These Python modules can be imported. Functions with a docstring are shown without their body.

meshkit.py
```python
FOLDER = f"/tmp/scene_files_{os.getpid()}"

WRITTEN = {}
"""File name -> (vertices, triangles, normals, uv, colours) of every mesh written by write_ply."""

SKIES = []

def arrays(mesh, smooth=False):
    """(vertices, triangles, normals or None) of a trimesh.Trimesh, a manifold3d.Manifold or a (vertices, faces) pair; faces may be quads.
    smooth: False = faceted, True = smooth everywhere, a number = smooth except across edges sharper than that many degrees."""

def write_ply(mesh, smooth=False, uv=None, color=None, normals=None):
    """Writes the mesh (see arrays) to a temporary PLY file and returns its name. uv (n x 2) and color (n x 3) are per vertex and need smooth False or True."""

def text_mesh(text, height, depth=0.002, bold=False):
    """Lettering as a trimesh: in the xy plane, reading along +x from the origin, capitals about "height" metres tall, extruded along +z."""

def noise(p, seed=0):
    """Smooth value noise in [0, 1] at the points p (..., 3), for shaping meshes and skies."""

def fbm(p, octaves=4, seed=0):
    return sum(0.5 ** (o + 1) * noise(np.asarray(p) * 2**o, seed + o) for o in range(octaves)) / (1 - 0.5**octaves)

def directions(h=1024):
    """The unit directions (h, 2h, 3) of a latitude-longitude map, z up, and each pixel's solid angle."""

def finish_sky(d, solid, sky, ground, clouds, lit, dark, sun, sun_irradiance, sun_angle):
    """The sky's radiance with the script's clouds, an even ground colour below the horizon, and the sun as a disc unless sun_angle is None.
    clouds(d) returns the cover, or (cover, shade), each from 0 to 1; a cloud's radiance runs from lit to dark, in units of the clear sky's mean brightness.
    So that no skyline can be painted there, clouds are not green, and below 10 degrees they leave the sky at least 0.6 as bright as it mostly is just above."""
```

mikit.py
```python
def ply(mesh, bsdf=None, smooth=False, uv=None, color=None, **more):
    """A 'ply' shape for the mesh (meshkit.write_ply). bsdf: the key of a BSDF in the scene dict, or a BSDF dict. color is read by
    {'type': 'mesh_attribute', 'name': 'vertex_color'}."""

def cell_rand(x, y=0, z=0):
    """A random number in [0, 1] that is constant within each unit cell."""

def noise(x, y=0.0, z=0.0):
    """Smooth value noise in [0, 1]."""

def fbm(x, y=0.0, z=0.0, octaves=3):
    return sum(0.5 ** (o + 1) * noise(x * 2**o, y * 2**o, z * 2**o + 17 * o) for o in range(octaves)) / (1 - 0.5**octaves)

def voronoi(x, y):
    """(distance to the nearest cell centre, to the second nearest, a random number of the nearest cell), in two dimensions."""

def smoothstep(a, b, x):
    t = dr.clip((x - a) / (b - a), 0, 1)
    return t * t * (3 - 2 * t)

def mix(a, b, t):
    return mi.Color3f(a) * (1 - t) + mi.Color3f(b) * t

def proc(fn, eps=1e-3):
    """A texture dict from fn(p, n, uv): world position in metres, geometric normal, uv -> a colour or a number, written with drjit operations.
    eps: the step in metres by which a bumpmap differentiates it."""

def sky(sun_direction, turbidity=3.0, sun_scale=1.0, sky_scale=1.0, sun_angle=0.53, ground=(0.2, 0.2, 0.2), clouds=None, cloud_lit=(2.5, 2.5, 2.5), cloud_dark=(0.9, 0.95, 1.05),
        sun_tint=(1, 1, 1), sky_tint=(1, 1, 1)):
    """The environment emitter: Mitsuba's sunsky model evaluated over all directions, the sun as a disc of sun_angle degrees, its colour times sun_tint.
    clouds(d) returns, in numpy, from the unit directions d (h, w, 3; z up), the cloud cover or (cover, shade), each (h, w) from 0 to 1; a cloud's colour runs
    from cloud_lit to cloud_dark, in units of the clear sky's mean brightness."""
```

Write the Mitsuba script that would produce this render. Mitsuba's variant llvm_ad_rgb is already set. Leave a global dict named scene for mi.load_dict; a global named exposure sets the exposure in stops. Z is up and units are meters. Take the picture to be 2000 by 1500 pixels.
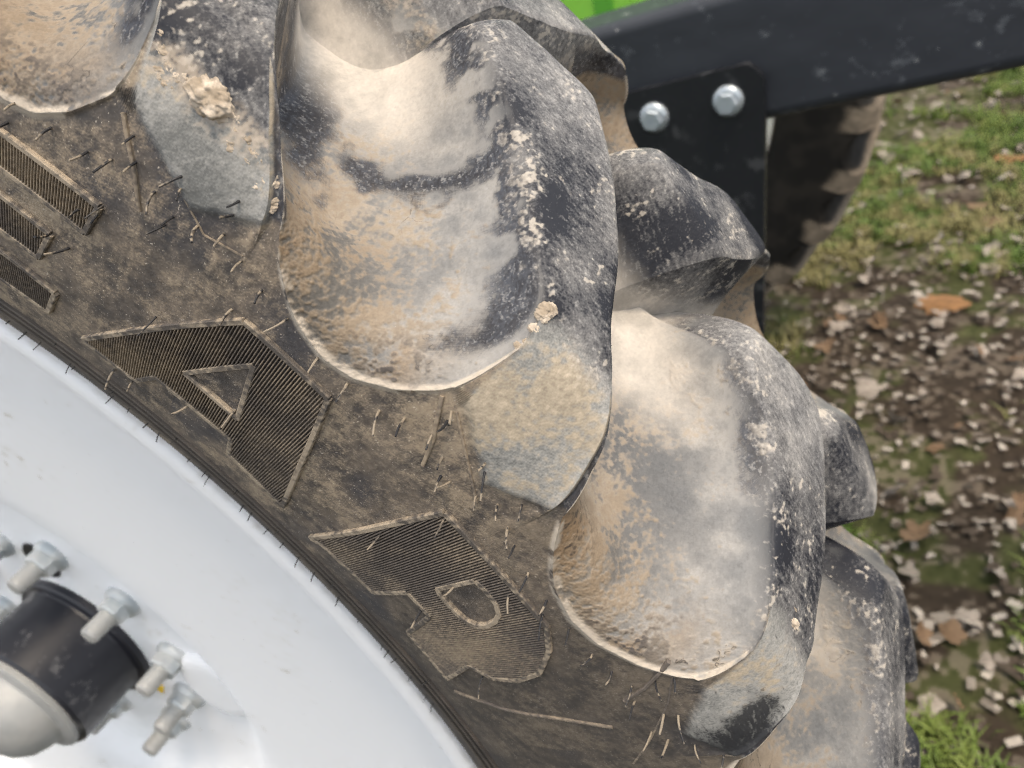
import math, random
import numpy as np
import trimesh
import drjit as dr
import mitsuba as mi
import mikit
import meshkit
from mikit import noise, fbm, smoothstep, mix, cell_rand, voronoi
from scipy.interpolate import PchipInterpolator
from scipy.ndimage import gaussian_filter1d
from shapely.geometry import Polygon, LineString, Point

rng = np.random.default_rng(7)
random.seed(7)
T = mi.ScalarTransform4f
S = 0.4                        # metres per rim radius; the wheel is worked out in rim radii, axle along y
TILT = 14.0                    # degrees by which the wheel's angles are counted from

# ------------------------------------------------------------------ camera, sky, exposure
CAM = np.array([0.57151, -0.15962, 0.42137])
FWD = np.array([-0.458665, 0.712729, -0.530701])
UPV = np.array([-0.057899, 0.571987, 0.818217])
exposure = 2.4
scene, labels = {"type": "scene"}, {}
scene["camera"] = {"type": "thinlens", "fov": 64.82, "fov_axis": "x", "aperture_radius": 0.0010, "focus_distance": 0.245,
                   "near_clip": 0.01, "far_clip": 300.0,
                   "to_world": T().look_at(origin=CAM.tolist(), target=(CAM + FWD).tolist(), up=UPV.tolist())}
scene["sky_light"] = mikit.sky([0.34, -0.10, 0.93], turbidity=3, sun_scale=0.50, sun_angle=18, clouds=lambda d: 1.0, cloud_lit=(2.40, 2.5, 2.66))

# ------------------------------------------------------------------ helpers
def rotm(a):
    c, s = math.cos(a), math.sin(a)
    return np.array([[c, 0, s], [0, 1, 0], [-s, 0, c]])
WR = np.array([[math.cos(math.radians(TILT)), 0, math.sin(math.radians(TILT))], [0, 1, 0], [-math.sin(math.radians(TILT)), 0, math.cos(math.radians(TILT))]])
def world(v):                      # wheel units -> metres
    return (np.asarray(v) @ WR.T) * S
def cyl(r, th, y):                 # th in degrees
    a = np.radians(th)
    return np.stack([r * np.cos(a), y + 0 * a, r * np.sin(a)], -1)

def numbered(name):
    if name not in scene and name not in labels:
        return name
    k = 1
    while f"{name}_{k:03d}" in scene or f"{name}_{k:03d}" in labels:
        k += 1
    return f"{name}_{k:03d}"
def obj(name, mesh, bsdf, parent=None, smooth=35, uv=None, normals=None, to_world=None):
    key = numbered((parent + "__" if parent else "") + name)
    if normals is not None or uv is not None:
        if normals is not None:
            path = meshkit.write_ply(mesh, False, uv, None, normals)
            d = {"type": "ply", "filename": path, "face_normals": False, "bsdf": {"type": "ref", "id": bsdf}}
        else:
            d = mikit.ply(mesh, bsdf, smooth=True, uv=uv)
    else:
        d = mikit.ply(mesh, bsdf, smooth=smooth)
    if to_world is not None:
        d["to_world"] = to_world
    scene[key] = d
    return key
def thing(name, label, cat, group=None):
    key = numbered(name)
    labels[key] = {"label": label, "category": cat}
    if group:
        labels[key]["group"] = group
    return key
def tag(key, label, cat, group=None, kind=None):
    labels[key] = {"label": label, "category": cat}
    if group: labels[key]["group"] = group
    if kind: labels[key]["kind"] = kind
def grid_faces(n, m, off=0):       # n rows by m columns of vertices
    i = np.arange(n - 1)[:, None] * m + np.arange(m - 1)[None] + off
    i = i.ravel()
    return np.vstack([np.c_[i, i + 1, i + m + 1], np.c_[i, i + m + 1, i + m]])
def tube(pts, rad, n=8, cap=True):
    pts = np.asarray(pts, float)
    rad = np.broadcast_to(rad, len(pts))
    t = np.gradient(pts, axis=0)
    t /= np.linalg.norm(t, axis=1, keepdims=True) + 1e-12
    a = np.cross(t, [0.31, 0.2, 0.93]); a /= np.linalg.norm(a, axis=1, keepdims=True) + 1e-12
    b = np.cross(t, a)
    ph = np.linspace(0, 2 * np.pi, n, endpoint=False)
    v = pts[:, None] + rad[:, None, None] * (np.cos(ph)[None, :, None] * a[:, None] + np.sin(ph)[None, :, None] * b[:, None])
    v = v.reshape(-1, 3)
    f = []
    for i in range(len(pts) - 1):
        for j in range(n):
            p, q = i * n + j, i * n + (j + 1) % n
            f += [(p, q, q + n), (p, q + n, p + n)]
    if cap:
        v = np.vstack([v, pts[0], pts[-1]])
        L = (len(pts) - 1) * n
        for j in range(n):
            f += [(len(v) - 2, (j + 1) % n, j), (len(v) - 1, L + j, L + (j + 1) % n)]
    return trimesh.Trimesh(v, np.array(f), process=False)
def lathe(prof, n=96, a0=0.0, a1=360.0):
    """prof: (r, y) pairs about the wheel's axle, in wheel units."""
    prof = np.asarray(prof, float)
    th = np.linspace(a0, a1, n)
    v = cyl(prof[None, :, 0] + 0 * th[:, None], th[:, None] + 0 * prof[None, :, 0], prof[None, :, 1] + 0 * th[:, None])
    return trimesh.Trimesh(world(v.reshape(-1, 3)), grid_faces(n, len(prof)), process=False)

# ------------------------------------------------------------------ materials
S2 = 1.0 / S
def lin(r, g, b):
    return [((c / 255 + 0.055) / 1.055) ** 2.4 if c > 10 else c / 255 / 12.92 for c in (r, g, b)]
TAN, PALE, BROWN = (0.50, 0.415, 0.315), (0.56, 0.50, 0.43), (0.30, 0.215, 0.135)
GREY, BLACK, BLUE = (0.30, 0.305, 0.30), (0.016, 0.017, 0.021), (0.055, 0.062, 0.085)

def crackle(p, s):
    return fbm(p.x * s, p.y * s, p.z * s, 4)

def tyre_masks(p, uv):
    U, V = uv.x, uv.y
    k = dr.floor(U)
    f = U - k
    t = (f - 0.06) / 0.54
    scoop = dr.select((f > 0.03) & (f < 0.6), 1.0, 0.0)
    t = dr.maximum(t, -0.02)
    up = dr.select(V > 1, 1.0, 0.0)
    n1 = fbm(p.x * 30 + k * 3.1, p.y * 30, p.z * 30, 3)
    n2 = fbm(p.x * 120, p.y * 120, p.z * 120 + 5, 4)
    n3 = fbm(p.x * 620, p.y * 620, p.z * 620, 2)
    return U, V, k, f, t, scoop, up, n1, n2, n3

def crust_amount(k, t, V, n1, n2, n3):
    # dry earth that flakes off in patches, thickest in the hollow between two lugs
    bias = smoothstep(1.02, 0.35, t) * smoothstep(1.75, 1.15, V) * 0.22 - 0.09
    return smoothstep(0.45, 0.60, n1 * 0.40 + n2 * 0.32 + n3 * 0.28 + bias)

def tyre_color(p, n, uv):
    U, V, k, f, t, scoop, up, n1, n2, n3 = tyre_masks(p, uv)
    r = dr.sqrt(p.x * p.x + p.z * p.z) * S2
    n4 = noise(p.x * 2100, p.y * 2100, p.z * 2100)
    n0 = fbm(p.x * 11 + k, p.y * 11, p.z * 11 + 2, 2)
    grain = n3 * 0.55 + n4 * 0.45
    # faint brushed streaks: st across the ridges of the lugs, st2 along the groove
    st = noise(U * 60 + n2 * 2.5, V * 560, 3.0 + k) * 0.6 + noise(U * 170, V * 1100, 9.0) * 0.4
    st2 = noise(U * 420, V * 60 + n2 * 3, 5.0) * 0.6 + noise(U * 900, V * 130, 6.0) * 0.4
    fib = noise(p.x * 1150 + 300 * p.z, p.y * 1000, p.z * 210 - 160 * p.x) * 0.6 + noise(p.x * 1900 - 500 * p.z, p.y * 1700, p.z * 420 + 300 * p.x) * 0.4
    soft = (grain - 0.5) * 0.8 + (fib - 0.5) * 0.7
    # ---- scoop between the lugs: thin grey dust, then paler and browner earth
    film = mix((0.155, 0.158, 0.162), (0.345, 0.33, 0.305), smoothstep(0.32, 0.68, n1 * 0.40 + n2 * 0.25 + n0 * 0.35))
    film = mix(film, (0.105, 0.110, 0.114), smoothstep(0.56, 0.36, n0 * 0.50 + n1 * 0.25 + n2 * 0.25) * 0.75)
    # a rubbed grey patch in the middle of the lower lug's hollow
    film = mix(film, (0.105, 0.108, 0.112), dr.select(dr.abs(k - 3) < 0.5, 0.75, 0.15) * smoothstep(0.42, 0.12, dr.sqrt(dr.square((t - 0.52) / 0.9) + dr.square((V - 1.36) / 0.55)) + 0.5 * (n1 - 0.5) + 0.3 * (n2 - 0.5)))
    film = film * (0.70 + 0.35 * grain + 0.34 * fib + 0.08 * (st - 0.5) + 0.08 * (st2 - 0.5))
    cr = crust_amount(k, t, V, n1, n2, n3)
    crust = mix((0.395, 0.338, 0.268), (0.275, 0.222, 0.162), smoothstep(0.35, 0.68, n2 * 0.6 + n3 * 0.4)) * (0.78 + 0.44 * grain)
    cv = voronoi(U * 13 + 2.2 * (n1 - 0.5) + 0.8 * (n2 - 0.5), V * 11 + 2.2 * (n2 - 0.5))
    crack = smoothstep(0.055, 0.015, cv[1] - cv[0]) * smoothstep(0.50, 0.62, n1) * smoothstep(0.3, 0.8, cr)
    sc = mix(film, crust, cr * 0.85) * (1 - 0.6 * crack)
    # pale dry mud higher up in the groove
    high = smoothstep(1.38, 1.66, V + 0.30 * (n1 - 0.5) + 0.12 * (n2 - 0.5)) * smoothstep(1.02, 0.70, t)
    sc = mix(sc, mix((0.38, 0.345, 0.295), (0.54, 0.495, 0.435), n2 * 0.7 + 0.3 * n1) * (0.80 + 0.22 * grain + 0.20 * fib), high * 0.88)
    # brown earth and bare patches along the lower lip
    low = smoothstep(1.22, 1.03, V + 0.20 * (n2 - 0.5) + 0.14 * (n1 - 0.5)) * smoothstep(0.98, 0.66, t)
    lowc = mix((0.27, 0.205, 0.14), (0.060, 0.054, 0.054), smoothstep(0.44, 0.58, n2 * 0.6 + 0.4 * n3))
    sc = mix(sc, lowc * (0.75 + 0.5 * grain), low * 0.88 * smoothstep(0.34, 0.56, n1 + 0.3 * (n3 - 0.5)))
    # browner earth where water has drained to the foot of the hollow
    earth = smoothstep(0.85, 0.15, t + 0.35 * (n1 - 0.5)) * smoothstep(1.50, 1.06, V + 0.2 * (n0 - 0.5))
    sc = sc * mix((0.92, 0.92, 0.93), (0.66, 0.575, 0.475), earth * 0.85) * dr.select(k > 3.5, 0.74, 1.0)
    # bare rubber along the ridge
    q = t + 0.22 * (n1 - 0.5) + 0.12 * (n2 - 0.5)
    along = noise(V * 5.0 + k * 7.3, k * 3.7, 1.5)
    low_lug = smoothstep(2.5, 2.9, k)
    bare = smoothstep(0.70, 0.93, q - 0.14 * low_lug + 0.30 * (along - 0.55)) * smoothstep(1.03, 1.14, V) * smoothstep(0.28, 0.50, along + 0.5 * (n2 - 0.5))
    # bare, brushed rubber beside the lug before it
    q2 = 0.34 - t + 0.22 * (n1 - 0.5) + 0.12 * (n2 - 0.5)
    bare2 = dr.select(f < 0.06, dr.select(V > 1.5, 0.12, 0.8), 1.0) * smoothstep(-0.04, 0.18, q2) * smoothstep(1.18, 1.36, V + 0.15 * (n2 - 0.5))
    # a wiped band across the groove of the middle lug
    q3 = 1 - dr.abs(V - (1.385 + 0.03 * t + 0.07 * (n1 - 0.5))) / 0.065
    bare3 = smoothstep(0.0, 1.0, q3 + 1.1 * (n2 - 0.5) + 0.9 * (n1 - 0.5)) * smoothstep(0.15, 0.40, t + 0.3 * (n1 - 0.5)) * dr.select(dr.abs(k - 2) < 0.5, 0.95, 0.25)
    dark = dr.maximum(dr.maximum(bare, bare2), bare3)
    cover = smoothstep(0.22, 0.90, dark * 1.08 + (0.50 * soft + 0.30 * (n2 - 0.5) + 0.16 * (st - 0.5) + 0.16 * (st2 - 0.5)) * smoothstep(0.0, 0.25, dark))
    rub = mix((0.012, 0.013, 0.019), (0.046, 0.053, 0.070), smoothstep(0.35, 0.7, n2 * 0.4 + fib * 0.4 + st2 * 0.2))
    rub = mix(rub, (0.28, 0.272, 0.26), smoothstep(0.52, 0.72, grain * 0.5 + fib * 0.5) * 0.5)
    sc = mix(sc, rub, cover * 0.95)
    # ---- crest of the lug: charcoal rubber under a veil of grey dust, rubbed off in soft patches
    edge_l = smoothstep(0.72, 0.60, f + 0.06 * (n2 - 0.5))
    edge_r = smoothstep(0.90, 1.0, f)
    veil = 0.31 + 1.15 * (n0 - 0.5) + 1.05 * (n1 - 0.5) + 0.70 * (n2 - 0.5) + 0.75 * soft + 0.10 * edge_l + 0.10 * edge_r
    worn = smoothstep(0.46, 0.62, (1 - n1) * 0.50 + (1 - n0) * 0.32 + n2 * 0.18)
    veil = dr.clip(veil + 0.20 * low_lug - 0.34 * (1 - 0.4 * low_lug) * worn - 0.22 * smoothstep(0.78, 0.64, f) * smoothstep(0.35, 0.60, noise(V * 4.0 + k * 2.3, k, 7.5)), 0.0, 1)
    crest = mix((0.013, 0.0145, 0.021), mix((0.275, 0.28, 0.295), (0.43, 0.405, 0.37), n1 * 0.7 + n2 * 0.3), veil * (0.78 + 0.35 * soft))
    salt = smoothstep(0.58, 0.76, n4 * 0.35 + n3 * 0.30 + fib * 0.35) * 0.20 * (0.4 + n1)
    crest = mix(crest, (0.40, 0.385, 0.36), salt)
    clod = smoothstep(0.60, 0.70, n2 * 0.45 + 0.40 * n3 + 0.15 * n1 + 0.07 * edge_l)
    crest = mix(crest, mix((0.42, 0.37, 0.305), (0.50, 0.455, 0.395), n3), clod * 0.65)
    # earth smeared along the corner of the upper left lug
    smear = smoothstep(0.013, 0.003, dr.abs(r - 1.400 - 0.020 * (n1 - 0.5) - 0.016 * (n2 - 0.5))) * smoothstep(0.38, 0.56, n2 * 0.6 + n3 * 0.4)
    smear = smear * dr.select((dr.abs(k - 1) < 0.5) & (f > 0.6), 0.75, 0.0)
    # ---- end face
    end = mix((0.125, 0.128, 0.124), (0.335, 0.328, 0.31), smoothstep(0.28, 0.70, 0.40 * n1 + 0.25 * n2 + 0.35 * grain))
    end = mix(end, mix((0.26, 0.21, 0.14), (0.38, 0.31, 0.22), n3) * (0.75 + 0.5 * grain), smoothstep(0.52, 0.63, n0 * 0.22 + n1 * 0.38 + n2 * 0.22 + n3 * 0.18 + 0.10 * (0.80 - f)) * 0.75)
    end = mix(end, (0.026, 0.028, 0.032), smoothstep(0.52, 0.66, (1 - n1) * 0.55 + (1 - n0) * 0.2 + n2 * 0.15 + st * 0.1 + 0.2 * soft) * dr.select(dr.abs(k - 1) < 0.5, 0.1, 0.75))
    scuff = smoothstep(0.40, 0.05, dr.sqrt(dr.square((f - 0.86) / 0.42) + dr.square((r - 1.395) / 0.13)) + 0.55 * (n1 - 0.5) + 0.45 * (n2 - 0.5) + 0.25 * (fib - 0.5))
    end = mix(end, (0.016, 0.017, 0.020), dr.select(dr.abs(k - 3) < 0.5, 0.92, 0.0) * smoothstep(0.15, 0.95, scuff + 1.3 * soft + 0.5 * (fib - 0.5)))
    end = end * (0.80 + 0.26 * grain + 0.16 * fib)
    # ---- sidewall
    swn = fbm(U * 9.0, r * 30, 2.0, 3)
    fine = noise(U * 500, r * 420, 4.0)
    rad = fbm(p.x * 300, p.y * 300, p.z * 300 + 4, 2)
    side = mix((0.066, 0.059, 0.055), (0.19, 0.155, 0.122), smoothstep(0.30, 0.70, 0.35 * swn + 0.35 * n2 + 0.30 * rad))
    side = mix(side, (0.042, 0.044, 0.053), smoothstep(0.51, 0.62, (1 - n1) * 0.6 + (1 - n0) * 0.25 + n2 * 0.15) * 0.7)
    side = mix(side, (0.33, 0.265, 0.19), smoothstep(0.48, 0.68, 0.30 * n2 + 0.35 * n1 + 0.15 * n3 + 0.10 * n4 + 0.10 * rad + 0.06 * smoothstep(1.20, 1.33, r)) * 0.72)
    side = mix(side, (0.46, 0.41, 0.35), smoothstep(0.70, 0.80, 0.40 * n4 + 0.35 * fine + 0.25 * fib) * 0.6)
    side = mix(side, (0.050, 0.046, 0.044), 0.62 * smoothstep(2.75, 3.5, U + 0.9 * (n1 - 0.5) + 0.5 * (n2 - 0.5)))
    side = side * (0.62 + 0.40 * grain + 0.38 * fib)
    side = mix(side, (0.075, 0.070, 0.068), smoothstep(1.10, 1.03, r) * 0.55)
    # the end face begins at a slanting crease on the sidewall
    rc = dr.select(f < 0.83, 1.372 - (f - 0.6) / 0.23 * 0.035, 1.337 + (f - 0.83) / 0.17 * 0.027)
    endm = smoothstep(-0.006, 0.008, r - rc + 0.014 * (n2 - 0.5)) * smoothstep(0.585, 0.60, f)
    tipm = smoothstep(0.03, 0.0, f) * smoothstep(1.36, 1.37, r)
    below = mix(side, end, dr.maximum(endm, tipm))
    cw = smoothstep(0.975, 1.03, V + 0.05 * (n2 - 0.5) + 0.04 * (n3 - 0.5))
    cw = dr.select(dr.abs(k - 1) < 0.5, smoothstep(1.394, 1.410, r + 0.016 * (n2 - 0.5) + 0.006 * (st2 - 0.5)), cw)
    onlug = mix(mix(below, crest, cw), mix((0.30, 0.245, 0.185), (0.47, 0.40, 0.325), n3), smear)
    high_r = smoothstep(1.372, 1.412, r + 0.03 * (n2 - 0.5) + 0.02 * soft)
    sc0 = sc
    sc = mix(sc, crest, high_r * smoothstep(0.560, 0.618, f + 0.03 * (n2 - 0.5) + 0.02 * soft))
    floorc = mix(sc0, onlug, dr.select(V > 1.08, high_r, 1.0))
    wallc = mix(crest, sc, smoothstep(0.0, 0.030, f + 0.012 * (n2 - 0.5)))
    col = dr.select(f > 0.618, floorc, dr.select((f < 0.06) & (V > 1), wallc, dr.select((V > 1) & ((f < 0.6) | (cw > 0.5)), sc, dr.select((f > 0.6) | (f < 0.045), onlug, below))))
    # the middle of the tread, where the lugs of both sides meet: dried cream earth
    ymid = dr.abs(p.y * S2 - 0.255)
    c1 = fbm(p.x * 24 + 5, p.y * 24, p.z * 24, 3)
    cream = mix((0.32, 0.30, 0.27), (0.52, 0.48, 0.43), smoothstep(0.32, 0.62, c1 * 0.6 + n2 * 0.4)) * (0.80 + 0.22 * grain + 0.20 * fib)
    col = mix(col, cream, smoothstep(0.13, 0.06, ymid) * smoothstep(1.395, 1.355, r + 0.02 * (n2 - 0.5)))
    col = mix(col, rub, 0.85 * smoothstep(1.366, 1.374, r) * smoothstep(0.004, 0.012, f) * smoothstep(0.064, 0.055, f) * dr.select(V < 1.25, 1.0, 0.0))
    # earth on the mould lip
    lip = smoothstep(0.020, 0.006, dr.abs(V - 1.0)) * scoop * smoothstep(0.40, 0.56, n2 + 0.2 * (n3 - 0.5) + 0.06)
    return mix(col, (0.46, 0.405, 0.335), lip * 0.8)

def tyre_bump(p, n, uv):
    U, V, k, f, t, scoop, up, n1, n2, n3 = tyre_masks(p, uv)
    cr = crust_amount(k, t, V, n1, n2, n3) * scoop * up
    n4 = noise(p.x * 1500, p.y * 1500, p.z * 1500)
    return 0.00013 * cr + (0.00012 + 0.00012 * cr) * n3 + (0.00007 + 0.00010 * cr) * n4 + 0.00035 * n2

scene["mat_tyre"] = {"type": "twosided", "bsdf": {"type": "bumpmap", "arbitrary": mikit.proc(tyre_bump, eps=2.5e-4), "scale": 1.0,
    "bsdf": {"type": "principled", "base_color": mikit.proc(tyre_color), "roughness": 0.62, "specular": 0.35}}}

def letter_color(p, n, uv):
    n2 = fbm(p.x * 95, p.y * 95, p.z * 95 + 5, 3)
    n1 = fbm(p.x * 26 + 3, p.y * 26, p.z * 26, 3)
    n4 = noise(p.x * 900, p.y * 900, p.z * 900)
    c = mix((0.120, 0.103, 0.090), (0.27, 0.218, 0.160), smoothstep(0.36, 0.68, 0.5 * n1 + 0.35 * n2 + 0.15 * n4))
    return c * (0.75 + 0.5 * n4)
scene["mat_letter_edge"] = {"type": "twosided", "bsdf": {"type": "principled", "base_color": mikit.proc(lambda p, n, uv: mix((0.085, 0.075, 0.067), (0.32, 0.265, 0.20), smoothstep(0.36, 0.66, fbm(p.x * 60, p.y * 60, p.z * 60, 3) * .6 + .4 * noise(p.x * 700, p.y * 700, p.z * 700)))), "roughness": 0.7, "specular": 0.3}}
scene["mat_letter"] = {"type": "twosided", "bsdf": {"type": "principled", "base_color": mikit.proc(letter_color), "roughness": 0.7, "specular": 0.3}}
def hair_color(p, n, uv):
    a = smoothstep(0.42, 0.58, noise(p.x * 230, p.y * 230, p.z * 230) * 0.7 + 0.3 * noise(p.x * 1200, p.y * 1200, p.z * 1200))
    return mix((0.022, 0.022, 0.025), (0.36, 0.30, 0.225), a * 0.65)
scene["mat_hair"] = {"type": "principled", "base_color": mikit.proc(hair_color), "roughness": 0.6, "specular": 0.4}
scene["mat_hair_dark"] = {"type": "principled", "base_color": {"type": "rgb", "value": [0.035, 0.033, 0.032]}, "roughness": 0.6}
def clod_color(p, n, uv):
    a = fbm(p.x * 300, p.y * 300, p.z * 300, 3)
    return mix((0.30, 0.245, 0.185), (0.50, 0.43, 0.35), smoothstep(0.3, 0.7, a))
def clod_bump(p, n, uv):
    return 0.0011 * fbm(p.x * 420, p.y * 420, p.z * 420, 3)
scene["mat_clod"] = {"type": "bumpmap", "arbitrary": mikit.proc(clod_bump, eps=2e-4), "scale": 1.0,
    "bsdf": {"type": "principled", "base_color": mikit.proc(clod_color), "roughness": 0.9, "specular": 0.2}}
def rim_color(p, n, uv):
    r = dr.sqrt(p.x * p.x + p.z * p.z) * S2
    a = fbm(p.x * 22, p.y * 22, p.z * 22, 4)
    b = fbm(p.x * 160, p.y * 160, p.z * 160, 2)
    c = mix((0.78, 0.79, 0.805), (0.68, 0.675, 0.65), smoothstep(0.56, 0.76, a * 0.7 + b * 0.3) * 0.3)
    c = mix(c, (0.45, 0.42, 0.36), smoothstep(0.66, 0.80, a * 0.45 + b * 0.55) * 0.4)
    return mix(c, (0.42, 0.38, 0.33), smoothstep(0.992, 1.004, r + 0.008 * (b - 0.5)) * 0.7)
scene["mat_rim"] = {"type": "twosided", "bsdf": {"type": "principled", "base_color": mikit.proc(rim_color), "roughness": 0.55, "specular": 0.4}}
def hub_color(p, n, uv):
    a = fbm(p.x * 60, p.y * 60, p.z * 60, 3)
    b = fbm(p.x * 260, p.y * 260, p.z * 260, 2)
    return mix((0.012, 0.013, 0.019), (0.14, 0.14, 0.145), smoothstep(0.55, 0.75, a * 0.6 + b * 0.4) * 0.6)
scene["mat_hub"] = {"type": "twosided", "bsdf": {"type": "principled", "base_color": mikit.proc(hub_color), "roughness": 0.38, "specular": 0.5}}
def zinc_color(p, n, uv):
    a = fbm(p.x * 120, p.y * 120, p.z * 120, 3)
    return mix((0.42, 0.46, 0.48), (0.60, 0.61, 0.60), smoothstep(0.3, 0.7, a))
scene["mat_zinc"] = {"type": "twosided", "bsdf": {"type": "principled", "base_color": mikit.proc(zinc_color), "roughness": 0.5, "metallic": 0.5}}
scene["mat_cap"] = {"type": "twosided", "bsdf": {"type": "principled", "base_color": mikit.proc(lambda p, n, uv: mix((0.27, 0.28, 0.28), (0.40, 0.40, 0.39), fbm(p.x * 70, p.y * 70, p.z * 70, 3))), "roughness": 0.55, "metallic": 0.3}}
scene["mat_stud"] = {"type": "twosided", "bsdf": {"type": "principled", "base_color": mikit.proc(lambda p, n, uv: mix((0.34, 0.35, 0.35), (0.50, 0.49, 0.46), fbm(p.x * 150, p.y * 150, p.z * 150, 2))), "roughness": 0.55, "metallic": 0.4}}
scene["mat_yellow"] = {"type": "twosided", "bsdf": {"type": "principled", "base_color": {"type": "rgb", "value": [0.72, 0.50, 0.03]}, "roughness": 0.5}}
def beam_color(p, n, uv):
    a = fbm(p.x * 18, p.y * 18, p.z * 40, 3)
    b = fbm(p.x * 130, p.y * 130, p.z * 130, 3)
    c = fbm(p.x * 60 + 7, p.y * 60, p.z * 25, 2)
    col = mix((0.018, 0.021, 0.028), (0.036, 0.041, 0.052), a)
    col = mix(col, (0.10, 0.11, 0.125), smoothstep(0.58, 0.75, b * 0.55 + c * 0.45) * 0.7)
    return mix(col, (0.30, 0.30, 0.29), smoothstep(0.72, 0.78, b * 0.8 + 0.2 * c) * 0.6)
def beam_bump(p, n, uv):
    return 0.00012 * noise(p.x * 900, p.y * 900, p.z * 900)
scene["mat_beam"] = {"type": "twosided", "bsdf": {"type": "bumpmap", "arbitrary": mikit.proc(beam_bump, eps=4e-4), "scale": 1.0,
    "bsdf": {"type": "principled", "base_color": mikit.proc(beam_color), "roughness": 0.5, "specular": 0.45}}}
def bracket_color(p, n, uv):
    b = fbm(p.x * 90, p.y * 90, p.z * 50, 3)
    return mix((0.009, 0.010, 0.013), (0.055, 0.057, 0.062), smoothstep(0.55, 0.8, b) * 0.8)
scene["mat_bracket"] = {"type": "twosided", "bsdf": {"type": "principled", "base_color": mikit.proc(bracket_color), "roughness": 0.42, "specular": 0.4}}
scene["mat_green"] = {"type": "twosided", "bsdf": {"type": "principled", "base_color": mikit.proc(lambda p, n, uv: mix((0.20, 0.52, 0.045), (0.27, 0.62, 0.075), fbm(p.x * 9, p.y * 9, p.z * 9, 2))), "roughness": 0.3, "clearcoat": 0.5}}
scene["mat_darkgreen"] = {"type": "twosided", "bsdf": {"type": "principled", "base_color": {"type": "rgb", "value": [0.09, 0.34, 0.03]}, "roughness": 0.4}}
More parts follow.
